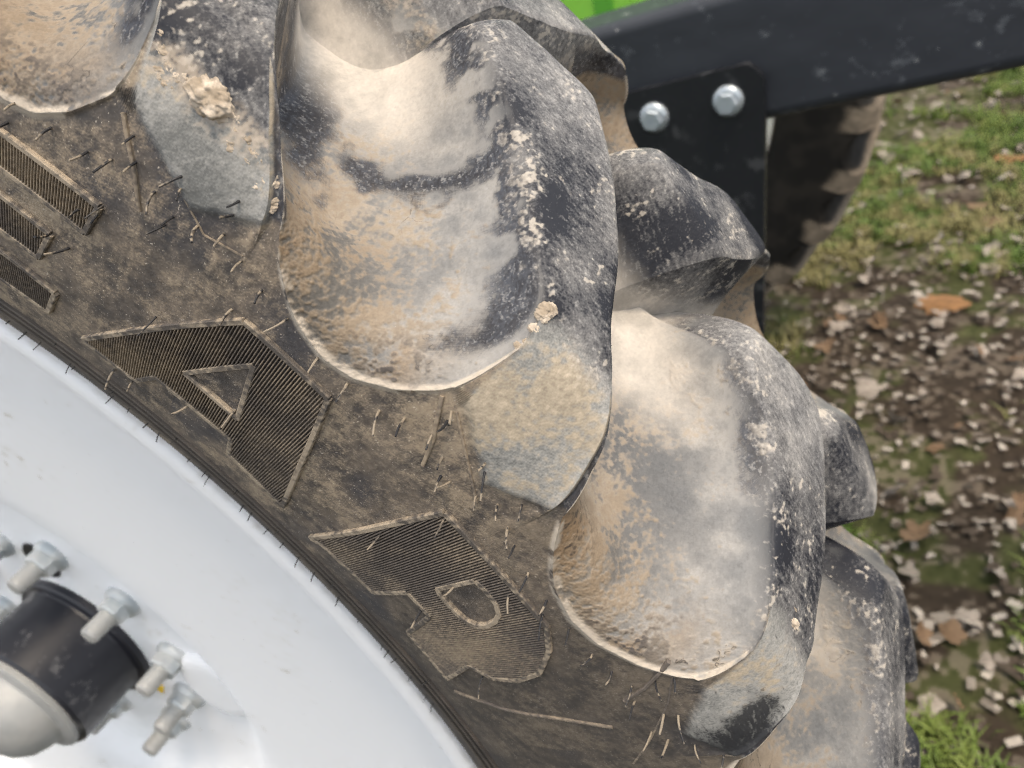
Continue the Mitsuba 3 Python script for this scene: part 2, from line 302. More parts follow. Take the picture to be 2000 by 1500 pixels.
def far_tyre_color(p, n, uv):
    f = uv.x - dr.floor(uv.x)
    a = fbm(p.x * 30, p.y * 30, p.z * 30, 3)
    b = fbm(p.x * 160, p.y * 160, p.z * 160, 2)
    r = dr.sqrt((p.x + 0.10) * (p.x + 0.10) + p.z * p.z)
    c = mix((0.006, 0.0055, 0.005), (0.015, 0.013, 0.011), smoothstep(0.35, 0.7, a))
    m = smoothstep(0.50, 0.58, f + 0.06 * (a - 0.5)) * smoothstep(0.512, 0.535, r + 0.03 * (a - 0.5))
    return mix(c, (0.25, 0.205, 0.155), m * (0.35 + 0.65 * b))
scene["mat_far_tyre"] = {"type": "twosided", "bsdf": {"type": "principled", "base_color": mikit.proc(far_tyre_color), "roughness": 0.75, "specular": 0.3}}

# ------------------------------------------------------------------ tyre geometry
YC = 0.255
P1 = np.array([(1.000, .014), (1.004, .002), (1.012, -.004), (1.035, -.010), (1.06, -.017), (1.12, -.030), (1.2, -.037), (1.28, -.036), (1.33, -.031), (1.366, -.023),
               (1.40, -.006), (1.425, .012), (1.437, .030), (1.441, .06), (1.444, .135), (1.446, .22), (1.447, .29), (1.447, .345), (1.447, .40)])
P0 = P1.copy()
P0[8:] = [(1.3225, -.024), (1.333, -.004), (1.339, .016), (1.3415, .034), (1.342, .050), (1.342, .075), (1.339, .145), (1.336, .225), (1.331, .29), (1.320, .345), (1.302, .40)]
Qk = np.r_[0, np.cumsum(np.hypot(*np.diff(P1, axis=0).T))]
r1, y1 = PchipInterpolator(Qk, P1[:, 0]), PchipInterpolator(Qk, P1[:, 1])
r0, y0 = PchipInterpolator(Qk, P0[:, 0]), PchipInterpolator(Qk, P0[:, 1])
_q = np.linspace(0, Qk[12], 4000)
def q_of_r(r):
    return np.interp(r, r1(_q), _q)
QC, QT, QE = Qk[12], Qk[9], Qk[18]
EQ = np.r_[0, Qk[7], Qk[9], 0.5 * (Qk[10] + Qk[11]), Qk[12], Qk[13], Qk[14], Qk[15], Qk[16], Qk[18]]
TL_A = [47.4, 47.4, 47.4, 47.4, 47.8, 48.8, 51.3, 54.8, 57.0, 59.0]
TR_A = [43.2, 43.2, 43.2, 43.9, 44.8, 45.7, 46.9, 49.0, 51.3, 54.0]
TL_B = [46.6, 46.6, 46.6, 47.1, 48.0, 48.6, 50.0, 53.8, 56.3, 58.5]
TR_B = [43.5, 43.5, 43.5, 44.4, 45.2, 45.4, 45.9, 47.2, 49.0, 52.0]
TL_C = [47.8, 47.8, 47.8, 48.2, 49.0, 50.0, 52.2, 55.4, 57.6, 59.5]
TR_C = [43.2, 43.2, 43.2, 44.5, 45.7, 46.6, 48.2, 50.5, 52.5, 54.7]
YSH = {}
SD_T = np.array([0, .08, .19, .28, .45, .61, .77, .905, .96, 1.0])
SD_R = np.array([1.366, 1.348, 1.33, 1.320, 1.312, 1.318, 1.338, 1.366, 1.392, 1.432])

def edges(kind):
    A = (PchipInterpolator(EQ, TL_A), PchipInterpolator(EQ, TR_A))
    B = (PchipInterpolator(EQ, TL_B), PchipInterpolator(EQ, TR_B))
    if kind == 0: return A
    if kind == 1: return B
    if kind == 3: return (PchipInterpolator(EQ, TL_C), PchipInterpolator(EQ, TR_C))
    return (lambda q: 0.5 * (A[0](q) + B[0](q)), lambda q: 0.5 * (A[1](q) + B[1](q)))
def block(eL, eR, off, ePrev, offPrev, nw, ns, nl, na, nb, seed, ysh=0.0, yshp=0.0, dn=0.0, round_end=False):
    """One lug and the scoop before it. Returns vertices (rows, cols, 3) in wheel units, uv, q, f."""
    fw = np.linspace(0, .06, nw + 1)[:-1]
    x = np.linspace(0, 1, ns + 1)[:-1]
    fs = .06 + .54 * (0.5 * x + 0.5 * (1 - (1 - x) ** 1.7))
    x = np.linspace(0, 1, nl)
    fl = .6 + .4 * (0.4 * x + 0.6 * (x * x * (3 - 2 * x)))
    f = np.r_[fw, fs, fl]
    t = np.clip((f - .06) / .54, 0, 1)
    wall = f < .06
    lug = f >= .6
    qd = q_of_r(np.interp(t, SD_T, SD_R))
    qd = gaussian_filter1d(np.where(lug, QC, np.where(wall, QC + (QT - QC) * f / .06, qd)), 1.2 if ns > 30 else 0.4)
    va = np.linspace(0, 1, na)
    ra = 1 - (1 - va) ** 1.45
    vb = np.linspace(0, 1, nb + 1)[1:]
    rb = 0.55 * vb ** 1.35 + 0.45 * vb
    q = np.vstack([qd[None] * ra[:, None], qd[None] + (QE - qd[None]) * rb[:, None]])
    V = np.r_[ra, 1 + rb][:, None] + 0 * q
    tl, tr, tp = eL(q) + off, eR(q) + off, ePrev(q) + offPrev
    wd = 0.5 + (3.0 if round_end else 0.9) * np.clip((q - QC - .02) / .13, 0, 1)
    th = np.where(wall[None], tp - wd * f[None] / .06, np.where(lug[None], tl + (tr - tl) * (f[None] - .6) / .4, (tp - wd) + (tl - tp + wd) * t[None]))
    ramp = np.clip((t - .10) / .90, 0, 1) ** 2.5
    G = np.where(lug, 0, np.where(wall, 1 - (1 - np.clip(f / .06, 0, 1)) ** 1.7, 1 - ramp))
    G = gaussian_filter1d(G, 1.0 if ns > 30 else 0.3, mode="nearest")
    x = np.clip((q - qd[None]) / .15, 0, 1)
    K = 1 - (1 - x) ** 2
    K = np.where(lug[None], 1, K)
    yn = np.interp(f, [0, .06, .32, .5, .6, .72, 1.0], [.225, .15, .165, .20, .225, .262, .272]) + dn * (1 - .75 * np.clip((f - .6) / .3, 0, 1) * (not round_end))
    yq = y1(q)
    z = np.clip((yq - yn[None]) / np.interp(f, [0, .06, .5, .6], [.085, .15, .13, .085])[None], 0, 1)
    Hn = 1 - z * z * (3 - 2 * z)
    lift = np.clip((1 - G[None]) * Hn, 0, 1)
    g = (1 - lift) * K
    g = np.where(lug[None] & (q < QC), 0, g)
    rr = r1(q) + (r0(q) - r1(q)) * g
    yy = yq + (y0(q) - yq) * g
    # rounded shoulder and worn crest
    crest = np.where(lug[None], 1.0, 0) * np.clip((q - QC) / .05, 0, 1)
    a = np.clip((f - .6) / .4, 0, 1)[None]
    rr = rr - crest * 0.0045 * (np.exp(-a / .07) + 0.7 * np.exp(-(1 - a) / .04)) - (0.016 * np.exp(-((q - QC) / .034) ** 2) if round_end else 0.003 * np.exp(-((q - QC) / .012) ** 2))
    rr = rr - np.where((~lug & ~wall)[None], 1.0, 0) * np.clip((q - QC) / .05, 0, 1) * .0045 * np.exp(-(1 - t[None]) / .05) * lift
    # end face stands a little proud of the sidewall
    rc = np.interp(f, [.42, .6, .83, 1.0], [1.376, 1.372, 1.337, 1.364])[None]
    inside = np.clip((rr - rc) / .005 + .5, 0, 1) * np.where((f > .42)[None] & (q < qd[None] + 1e-9), 1.0, 0)
    yy = yy - 0.0035 * inside
    wq = np.clip((q - q_of_r(1.335)) / (QC - q_of_r(1.335)), 0, 1) ** 1.2
    ff = np.clip((f - .25) / .35, 0, 1); ff = ff * ff * (3 - 2 * ff)
    yy = yy + ysh * wq * ff[None] + yshp * wq * np.clip(1 - f / .06, 0, 1)[None]
    v = cyl(rr, th, yy)
    # mould lip along the scoop and down the lug's far edge
    lip = np.exp(-((q - qd[None]) / .0028) ** 2) * np.where((~lug & ~wall)[None], 1, 0) * np.clip(t * 30, 0, 1)[None] * np.clip((1 - t) * 8, 0, 1)[None]
    lip = lip + np.exp(-((1 - f[None]) / .016) ** 2) * np.where(lug[None], 1, 0) * np.clip((q - Qk[8]) / .03, 0, 1) * np.clip((QC - q) / .02, 0, 1) * 0.8
    u = np.stack([np.cos(np.radians(th)) * .5, -.87 + 0 * th, np.sin(np.radians(th)) * .5], -1)
    v = v + u * (lip * 0.0026)[..., None]
    # lumps: dried mud and wear
    amt = np.where(V > 1, 1.0, 0.25)
    nz = meshkit.fbm(v * 24 + seed * 0.0, 3, 3) - .5
    nz2 = meshkit.fbm(v * 9, 2, 5) - .5
    d = np.stack([np.cos(np.radians(th)), 0 * th - 0.3, np.sin(np.radians(th))], -1)
    v = v + d * ((0.0030 * nz + 0.003 * nz2) * amt)[..., None]
    return v, V, q, f
def ring(offs, kinds, fine, mirror=False, main=False):
    """All lugs of one side: list of (vertices, normals, uv, faces of lug, faces of carcass)."""
    out = []
    n = len(offs)
    last = None
    for i in range(n):
        eL, eR = edges(kinds[i])
        eP = edges(kinds[i - 1])[1]
        op = offs[i - 1] + (360 if i == 0 else 0)
        fin = fine[i]
        sizes = (14, 74, 46, 96, 126) if fin == 2 else (4, 30, 16, 24, 40) if fin == 1 else (2, 12, 7, 8, 16)
        v, V, q, f = block(eL, eR, offs[i], eP, op, *sizes, i, YSH.get(i, 0.0) if main else 0.0, YSH.get(i - 1, 0.0) if main else 0.0, -.045 if mirror else -.035 if kinds[i] == 1 else -.05 if (main and i >= 4) else 0.0, mirror)
        if last is not None and last.shape[0] == v.shape[0]:
            gap = last - v[:, 0]
            for c_ in range(4):
                v[:, c_] += gap * (1 - c_ / 4)
        last = v[:, -1].copy()
        if mirror:
            v = v.copy(); v[..., 1] = 2 * YC - v[..., 1]
            rad = np.hypot(v[..., 0], v[..., 2])
            k_ = 1 - .028 * np.clip((v[..., 1] - .28) / .18, 0, 1) / rad      # the far shoulder is worn lower
            v[..., 0] *= k_; v[..., 2] *= k_
        nr, nc = V.shape
        W = world(v.reshape(-1, 3))
        F = grid_faces(nr, nc)
        if not mirror:
            F = F[:, ::-1]
        fn = np.cross(W[F[:, 1]] - W[F[:, 0]], W[F[:, 2]] - W[F[:, 0]])
        N = np.zeros_like(W)
        for k in range(3):
            np.add.at(N, F[:, k], fn)
        ln = np.linalg.norm(N, axis=1, keepdims=True)
        N = N / np.maximum(ln, 1e-20)
        uv = np.c_[(i + f[None] + 0 * V).ravel(), V.ravel()]
        cf = (f[None] + 0 * V).ravel()[F].mean(1)
        cq = q.ravel()[F].mean(1)
        cV = V.ravel()[F].mean(1)
        lugm = ((cf > .6) & (cq > Qk[8])) | ((cf < .06) & (cq > QT)) | ((cf > .47) & (cf <= .6) & (cV > 1))
        out.append((W, N, uv, F[lugm], F[~lugm]))
    # weld the normals where one block meets the next
    return out
def compact(W, N, uv, F):
    used, inv = np.unique(F, return_inverse=True)
    return W[used], N[used], uv[used], inv.reshape(F.shape)

NEAR_OFF = [12.0 * (2 - i) for i in range(30)]           # 24, 12, 0, -12, ...
NEAR_OFF[1] = 11.7
NEAR_OFF[4] = -24.3
NEAR_OFF[5] = -34.8
NEAR_KIND = [0, 3, 0, 1, 2, 2] + [2] * 24
NEAR_FINE = [2, 2, 2, 2, 2, 1] + [0] * 24
FAR_OFF = [18.5, 7.0, -4.8, -18.0, -28.5, -39.5]
FAR_OFF += list(np.linspace(-39.5, 18.5 - 360, 27)[1:-1])
FAR_KIND = [2] * len(FAR_OFF)
FAR_FINE = [1, 2, 2, 2, 2, 1] + [0] * (len(FAR_OFF) - 6)

wheel = thing("wheel", "big muddy tractor wheel with white rim and chunky lugs filling the foreground", "wheel")
tyre = wheel + "__tyre"
cars = []
def build_tyre(near, far, parent_tyre, bsdf, shift=None):
    cars = []
    for blocks in (near, far):
        for W, N, uv, FL, FC in blocks:
            if shift is not None:
                W = W + shift
            a = compact(W, N, uv, FL)
            obj("lug", (a[0], a[3]), bsdf, parent_tyre, uv=a[2], normals=a[1])
            cars.append(compact(W, N, uv, FC))
    off = np.cumsum([0] + [len(c[0]) for c in cars])
    obj("carcass", (np.vstack([c[0] for c in cars]), np.vstack([c[3] + o for c, o in zip(cars, off)])), bsdf, parent_tyre,
        uv=np.vstack([c[2] for c in cars]), normals=np.vstack([c[1] for c in cars]))
build_tyre(ring(NEAR_OFF, NEAR_KIND, NEAR_FINE, main=True), ring(FAR_OFF, FAR_KIND, FAR_FINE, mirror=True), tyre, "mat_tyre")

# the sidewall surface: point and outward normal at (r, th), wheel units
qs = lambda r: q_of_r(np.asarray(r, float))
def sw(r, th, h=0.0):
    q = qs(r)
    y = y1(q)
    dy = (y1(np.minimum(q + .004, QC)) - y1(np.maximum(q - .004, 0)))
    drr = (r1(np.minimum(q + .004, QC)) - r1(np.maximum(q - .004, 0)))
    ln = np.hypot(dy, drr)
    nr, ny = dy / ln, -drr / ln          # outward: towards -y
    a = np.radians(th)
    p = cyl(np.asarray(r, float) + 0 * a, th, y + 0 * a)
    nrm = np.stack([nr * np.cos(a), ny + 0 * a, nr * np.sin(a)], -1)
    return p + nrm * np.asarray(h)[..., None] if np.ndim(h) else p + nrm * h, nrm
def bar_on_wall(pts, width, height, step=0.012, taper=0.6):
    """A raised bar along a polyline of (r, th) on the sidewall; wheel units."""
    out = []
    for (ra, ta), (rb, tb) in zip(pts[:-1], pts[1:]):
        L = math.hypot(rb - ra, math.radians(tb - ta) * 0.5 * (ra + rb))
        if L < 1e-5: continue
        m = max(2, int(L / step) + 2)
        r = np.linspace(ra, rb, m); th = np.linspace(ta, tb, m)
        base, nrm = sw(r, th, -0.002)
        tang = np.gradient(base, axis=0); tang /= np.linalg.norm(tang, axis=1, keepdims=True)
        s = np.cross(nrm, tang)
        w = width / 2
        c = [base - s * w, base - s * w + nrm * (0.002 + height * .75), base - s * w * taper + nrm * (0.002 + height), base + s * w * taper + nrm * (0.002 + height), base + s * w + nrm * (0.002 + height * .75), base + s * w]
        v = np.stack(c, 1)
        k = len(c)
        f = grid_faces(m, k)
        v = v.reshape(-1, 3)
        ends = []
        for e, o in ((0, 1), ((m - 1) * k, -1)):
            for j in range(1, k - 1):
                ends.append((e, e + j, e + j + 1)[::o])
        out.append(trimesh.Trimesh(world(v), np.vstack([f, ends]), process=False))
    return out
def rubber_letter(polys_rt, ribs_step, parent, close=True):
    """polys_rt: list of closed outlines (first the letter, then its counters) as (r, th)."""
    k = math.radians(1) * 1.2
    outer = Polygon([(-th * k, r) for r, th in polys_rt[0]], [[(-th * k, r) for r, th in h] for h in polys_rt[1:]]).buffer(0)
    parts, edge_ = [], []
    bw = 0.0052
    for ringpts in [outer.exterior] + list(outer.interiors):
        inner = LineString(ringpts.coords)
        pts = [(y, -x / k) for x, y in ringpts.coords]
        edge_ += bar_on_wall(pts, bw, 0.0038, taper=.72)
    inn = outer.buffer(-bw * .45)
    x0, _, x1, _ = inn.bounds
    for x in np.arange(x0 + ribs_step / 2, x1, ribs_step):
        cut = inn.intersection(LineString([(x, 0.9), (x, 1.5)]))
        for g in getattr(cut, "geoms", [cut]):
            if g.is_empty or g.length < 0.004: continue
            ys = [c[1] for c in g.coords]
            parts += bar_on_wall([(min(ys), -x / k), (max(ys), -x / k)], ribs_step * .48, 0.0036, step=.02, taper=.5)
    obj("letter_outline", trimesh.util.concatenate(edge_), "mat_letter_edge", parent, smooth=False)
    return obj("letter", trimesh.util.concatenate(parts), "mat_letter", parent, smooth=False)
STEP = 0.00245
LA = [(1.1149, 59.68), (1.2875, 53.83), (1.2871, 50.21), (1.1175, 48.2), (1.1243, 51.58), (1.1498, 51.85), (1.1479, 55.87), (1.1166, 56.72)]
LAc = [(1.1867, 54.79), (1.2565, 52.78), (1.1856, 52.12)]
key = rubber_letter([LA, LAc], STEP, tyre)
labels[key] = {"label": "raised ribbed rubber letter A on the sidewall"}
LR = [(1.1084, 46.17), (1.2873, 44.74), (1.2882, 39.0), (1.2708, 37.77), (1.2428, 36.66), (1.2125, 36.31), (1.1848, 36.52), (1.1674, 37.35), (1.1151, 36.19), (1.1173, 39.52), (1.1586, 40.24), (1.1736, 40.54), (1.174, 42.02), (1.1232, 42.33), (1.1161, 45.67)]
LRc = [(1.2120, 41.85), (1.2585, 41.75), (1.2605, 41.3), (1.2590, 40.5), (1.2520, 39.95), (1.2420, 39.65), (1.2300, 39.52), (1.2180, 39.6), (1.2105, 40.0), (1.2085, 40.6), (1.2090, 41.5)]
key = rubber_letter([LR, LRc], STEP, tyre)
labels[key] = {"label": "raised ribbed rubber letter R on the sidewall"}
LE = [(1.119, 66.9), (1.119, 61.53), (1.156, 61.03), (1.163, 64.6), (1.190, 64.5), (1.188, 61.77), (1.2225, 61.31), (1.228, 64.4), (1.255, 64.3), (1.2503, 59.94), (1.2841, 59.58), (1.287, 65.4)]
key = rubber_letter([LE], STEP, tyre)
labels[key] = {"label": "raised ribbed rubber letter E cut by the photo's left edge"}

# thin moulded lines on the sidewall
def line_on_wall(pts, w=0.0032, h=0.0022, name="mould_line"):
    return obj(name, trimesh.util.concatenate(bar_on_wall(pts, w, h)), "mat_letter", tyre, smooth=False)
for th in (47.95, 59.7, 36.2):
    line_on_wall([(1.362, th), (1.330, th - .9), (1.305, th - 1.4)])
line_on_wall([(1.361, 47.3), (1.335, 45.6), (1.318, 44.5)], h=.0012, w=.002)
line_on_wall([(1.105, 35.0), (1.16, 34.2), (1.22, 33.8), (1.275, 33.3)], h=.0018)
line_on_wall([(1.358, 35.6), (1.34, 34.4), (1.322, 33.5), (1.300, 32.4), (1.270, 31.0)], h=.0008, w=.0016)
line_on_wall([(1.372, 59.0), (1.345, 57.6), (1.325, 56.2), (1.333, 54.9)], h=.0008, w=.0016)
for r, wd in ((1.038, .006), (1.054, .005), (1.0665, .0035)):
    obj("bead_ridge", trimesh.util.concatenate(bar_on_wall([(r, 92 - 4 * i) for i in range(21)], wd, .0032, step=.03)), "mat_tyre_plain" if False else "mat_letter_dark", tyre, smooth=30)
scene["mat_letter_dark"] = {"type": "twosided", "bsdf": {"type": "principled", "base_color": mikit.proc(lambda p, n, uv: mix((0.045, 0.042, 0.040), (0.12, 0.10, 0.082), fbm(p.x * 90, p.y * 90, p.z * 90, 3))), "roughness": 0.65, "specular": 0.35}}

# rubber hairs left by the mould's vents
HAIRS = [(1.353,59.2),(1.316,61.72),(1.318,60.42),(1.326,59.62),(1.337,58.89),(1.354,57.43),(1.346,57.35),(1.327,58.06),(1.32,57.27),(1.309,57.41),(1.328,56.47),(1.337,55.69),(1.329,54.86),(1.321,53.9),(1.316,62.98),(1.296,63.24),(1.367,55.75),(1.356,55.67),(1.317,52.8),(1.309,51.34),(1.310,50.13),(1.312,48.82),(1.324,48.12),(1.358,47.4),(1.351,47.27),(1.333,47.2),(1.324,46.4),(1.31,45.9),(1.313,45.58),(1.351,45.54),(1.346,45.35),(1.322,44.72),(1.332,44.11),(1.348,43.72),(1.324,43.22),(1.317,42.52),(1.309,41.33),(1.305,40.03),(1.305,38.65),(1.307,37.25),(1.312,36.28),(1.342,35.51),(1.358,35.5),(1.32,35.46),(1.33,33.86),(1.341,33.69),(1.313,34.67),(1.309,32.96),(1.339,32.1),(1.319,32.48),(1.358,31.48),(1.269,60.25),(1.277,59.59),(1.22,60.56),(1.219,56.67),(1.285,59.54),(1.222,61.36),(1.286,54.39),(1.292,39.49),(1.233,41.77),(1.277,40.72),(1.169,40.92),(1.173,36.57),(1.282,44.53),(1.206,45.04),(1.19,52.42),(1.101,57.98),(1.107,56.97),(1.144,54.13)]
hr = np.random.default_rng(3)
def hair(r, th, length, rad, mat='mat_hair'):
    p, nrm = sw(np.array([r]), np.array([th]))
    p, nrm = p[0], nrm[0]
    lean = np.array([hr.normal(0, .10), 0, hr.normal(-.10, .10)])
    d = nrm + lean; d /= np.linalg.norm(d)
    bend = np.array([hr.normal(0, .22), 0, hr.normal(-.12, .22)])
    s = np.linspace(-.12, 1, 6)
    pts = p[None] + d[None] * (s * length)[:, None] + bend[None] * (np.maximum(s, 0) ** 2 * length * 1.0)[:, None]
    rr = rad * (1.15 - .35 * np.clip(s, 0, 1)) * (1 + hr.normal(0, .06, len(s)))
    obj("rubber_hair", tube(world(pts), rr * S, 7), mat, tyre, smooth=50)
for r, th in HAIRS:
    hair(r, th, hr.uniform(.012, .020), hr.uniform(.00075, .0011))
for i, th in enumerate(np.arange(31.5, 68, 0.95)):
    hair(1.020 + .010 * hr.random() + (.03 if i % 4 == 0 else 0), th + hr.normal(0, .35), hr.uniform(.004, .011), hr.uniform(.0004, .0007), 'mat_hair_dark')

# ------------------------------------------------------------------ rim, hub, bolts
RIM = [(.985, .045), (.999, .020), (.998, .006), (.992, -.003), (.980, -.005), (.968, .000), (.960, .010), (.952, .022), (.938, .032), (.90, .036), (.80, .040), (.60, .046), (.52, .050), (.475, .056), (.445, .066), (.42, .082), (.40, .096), (.375, .106), (.34, .110), (.12, .110)]
RQ = np.r_[0, np.cumsum(np.hypot(*np.diff(np.array(RIM), axis=0).T))]
qq = np.linspace(0, RQ[-1], 120)
rimk = obj("rim", lathe(np.c_[PchipInterpolator(RQ, np.array(RIM)[:, 0])(qq), PchipInterpolator(RQ, np.array(RIM)[:, 1])(qq)], 240), "mat_rim", wheel, smooth=60)
obj("rim_barrel", lathe([(.985, .045), (.93, .07), (.90, .12), (.90, .44), (.93, .50), (.985, .53), (1.0, .55), (.99, .56)], 96), "mat_rim", wheel, smooth=40)
HUBR = .131
hubk = obj("hub", lathe([(.150, .1095), (.150, .098), (.146, .094), (.134, .092), (HUBR, .086), (HUBR, -.032), (.127, -.038), (.05, -.038)], 96), "mat_hub", wheel, smooth=30)
obj("cap", lathe([(.120, -.036), (.122, -.048), (.116, -.053), (.100, -.055), (.096, -.060), (.093, -.075), (.082, -.098), (.060, -.118), (.032, -.129), (.004, -.132)], 72), "mat_cap", hubk, smooth=40)
def hexnut(c, ax, r, h, turn):
    a = np.cross(ax, [0.2, .1, 1]); a /= np.linalg.norm(a); b = np.cross(ax, a)
    rings = []
    for rr, hh in ((r * .93, 0), (r, h * .08), (r, h * .85), (r * .9, h)):
        ph = np.radians(turn) + np.arange(6) * np.pi / 3
        rings.append(c + ax * hh + rr * (np.cos(ph)[:, None] * a + np.sin(ph)[:, None] * b))
    v = np.vstack(rings + [[c], [c + ax * h]])
    f = []
    for i in range(3):
        for j in range(6):
            p, q = i * 6 + j, i * 6 + (j + 1) % 6
            f += [(p, q, q + 6), (p, q + 6, p + 6)]
    for j in range(6):
        f += [(24, (j + 1) % 6, j), (25, 18 + j, 18 + (j + 1) % 6)]
    return trimesh.Trimesh(v, np.array(f), process=False)
def disc_stack(c, ax, prof, n=28):
    return tube(np.array([c + ax * h for h, _ in prof]), np.array([max(r, 1e-6) for _, r in prof]), n)
AX = np.array([0, -1.0, 0])
BOLTS = [(.25, 155), (.25, 119), (.255, 84), (.262, 49.7), (.258, 19), (.24, -13), (.25, -52), (.25, -95), (.25, -131), (.25, 191)]
for r, th in BOLTS:
    c = world(cyl(r, th, .110))
    tt = 10 + th * 3
    w = obj("bolt", disc_stack(c, AX, [(-.002, .0135), (.0025, .0135), (.0045, .0125), (.006, .0105)], 28), "mat_zinc", wheel, smooth=30)
    obj("nut", hexnut(c + AX * .005, AX, .0108, .0095, tt), "mat_zinc", w, smooth=False)
    pr = [(.012, .0058), (.0145, .0067)]
    for i in range(9):
        h = .0155 + i * .0017
        pr += [(h, .0068), (h + .0008, .0064)]
    pr += [(.0312, .0066), (.0325, .0056), (.033, .003)]
    obj("stud", disc_stack(c, AX, pr, 18), "mat_stud", w, smooth=35)
# oval hand hole and paint mark
hc = world(cyl(.215, 95, .1085))
obj("vent_hole", disc_stack(hc, AX, [(0, .017), (.0006, .0165), (.0008, .0001)], 28), "mat_bracket", rimk)
mk = trimesh.creation.box((.006, .0012, .012)); mk.apply_transform(trimesh.transformations.rotation_matrix(.6, [0, 1, 0])); mk.apply_translation(world(cyl(.175, -32, .1085)))
obj("paint_mark", mk, "mat_yellow", rimk)
pw = world(cyl(.335, 8, .109))
obj("rim_boss", disc_stack(pw, AX, [(-.002, .033), (.003, .032), (.0055, .028), (.0062, .02), (.0064, .0005)], 40), "mat_rim", rimk, smooth=60)

# ------------------------------------------------------------------ dried mud clods on the tyre
from meshkit import fbm as mfbm
def near_point(i, f, q, lift=0.0):
    eL, eR = edges(NEAR_KIND[i])
    th = eL(q) + (eR(q) - eL(q)) * (f - .6) / .4 + NEAR_OFF[i]
    return world(cyl(r1(q) + lift, th, y1(q) + YSH.get(i, 0.0) * np.clip((q - q_of_r(1.335)) / (QC - q_of_r(1.335)), 0, 1) ** 1.2))
def clod(c, sx, seed, nrm, flat=.5):
    m = trimesh.creation.icosphere(subdivisions=4, radius=1.0)
    v = m.vertices
    d = 1 + 0.75 * (mfbm(v * 1.6 + seed, 4, seed) - .5) + .5 * (mfbm(v * 5 + seed, 3, seed + 9) - .5)
    v = v * d[:, None]
    a = np.cross(nrm, [0.3, .8, .1]); a /= np.linalg.norm(a); b = np.cross(nrm, a)
    v = (v[:, :1] * a * sx[0] + v[:, 1:2] * b * sx[1] + v[:, 2:] * nrm * flat * min(sx))
    return trimesh.Trimesh(v + c, m.faces, process=False)
nsh = np.array([.6, -.6, .5]); nsh /= np.linalg.norm(nsh)
k = obj("mud_clod", clod(near_point(1, .80, q_of_r(1.405), -.002), (.0072, .0056), 4, nsh, .8), "mat_clod", smooth=60)
tag(k, "largest lump of dried mud stuck on the dark lug at the top left", "mud")
cg = np.random.default_rng(12)
crumbs = []
for i in range(120):
    ff = cg.uniform(.615, .995)
    if .745 < ff < .86 and cg.random() < .8: continue
    dq = cg.normal(0, .006) + .020 * np.clip((.68 - ff) / .07, 0, 1) * cg.random() - .018 * np.clip((ff - .9) / .1, 0, 1)
    sz = cg.uniform(.0009, .0024)
    crumbs.append(clod(near_point(1, ff, q_of_r(1.399) + dq, -.0002), (sz * 1.2, sz), 20 + i, nsh, .5))
k = obj("mud_crust", trimesh.util.concatenate(crumbs), "mat_clod", smooth=60)
tag(k, "ragged row of small mud crumbs along the corner of the top left lug", "mud", kind="stuff")
k = obj("mud_ridge", trimesh.util.concatenate([clod(near_point(2, ff, QC + dq, -.002), (s * .8, s * .6), 50 + i, nsh, .8) for i, (ff, dq, s) in enumerate([(.605, -.004, .0028), (.615, .002, .0032), (.64, .006, .0026), (.60, -.014, .0026), (.60, -.024, .0022), (.585, -.03, .002)])]), "mat_clod", smooth=60)
tag(k, "small curl of mud at the inner corner of the middle lug", "mud")
k = obj("mud_pellet", trimesh.util.concatenate([clod(near_point(3, ff, QC + dq, -.003), (s, s * .6), 70 + i, np.array([.9, -.1, .35]), .8) for i, (ff, dq, s) in enumerate([(.82, .012, .0026), (.80, .02, .0020)])]), "mat_clod", smooth=60)
tag(k, "small mud pellet on the crest of the lower right lug", "mud")

# ------------------------------------------------------------------ far wheel
far = thing("wheel", "second muddy wheel, out of focus behind the black bracket", "wheel")
shift = np.array([-.10, 1.35 - 0.0, 0.0])
CO = [12.0 * (2 - i) - 4 for i in range(30)]
build_tyre(ring(CO, [2] * 30, [1 if i in (4, 5, 6, 7, 8, 9) else 0 for i in range(30)]), ring([o + 6 for o in CO], [2] * 30, [0] * 30, mirror=True), far + "__tyre", "mat_far_tyre", shift)
fr = lathe(np.c_[PchipInterpolator(RQ, np.array(RIM)[:, 0])(qq), PchipInterpolator(RQ, np.array(RIM)[:, 1])(qq)], 120); fr.apply_translation(shift)
obj("rim", fr, "mat_far_rim", far, smooth=60)
scene["mat_far_rim"] = {"type": "twosided", "bsdf": {"type": "principled", "base_color": {"type": "rgb", "value": [0.66, 0.66, 0.63]}, "roughness": 0.5}}

# ------------------------------------------------------------------ machine frame: beam, bracket, bolts, green panel
frame = thing("machine_frame", "black steel frame beam with bolted bracket and bright green body panel behind the wheel", "machine")
BY = .65
def prism(poly, y0_, y1_, round_r=0.0):
    g = Polygon(poly)
    if round_r: g = g.buffer(-round_r).buffer(round_r, quad_segs=6)
    m = trimesh.creation.extrude_polygon(g, y1_ - y0_, engine="earcut")
    v = m.vertices
    m.vertices = np.c_[v[:, 0], y0_ + v[:, 2], v[:, 1]]
    m.invert()
    return m
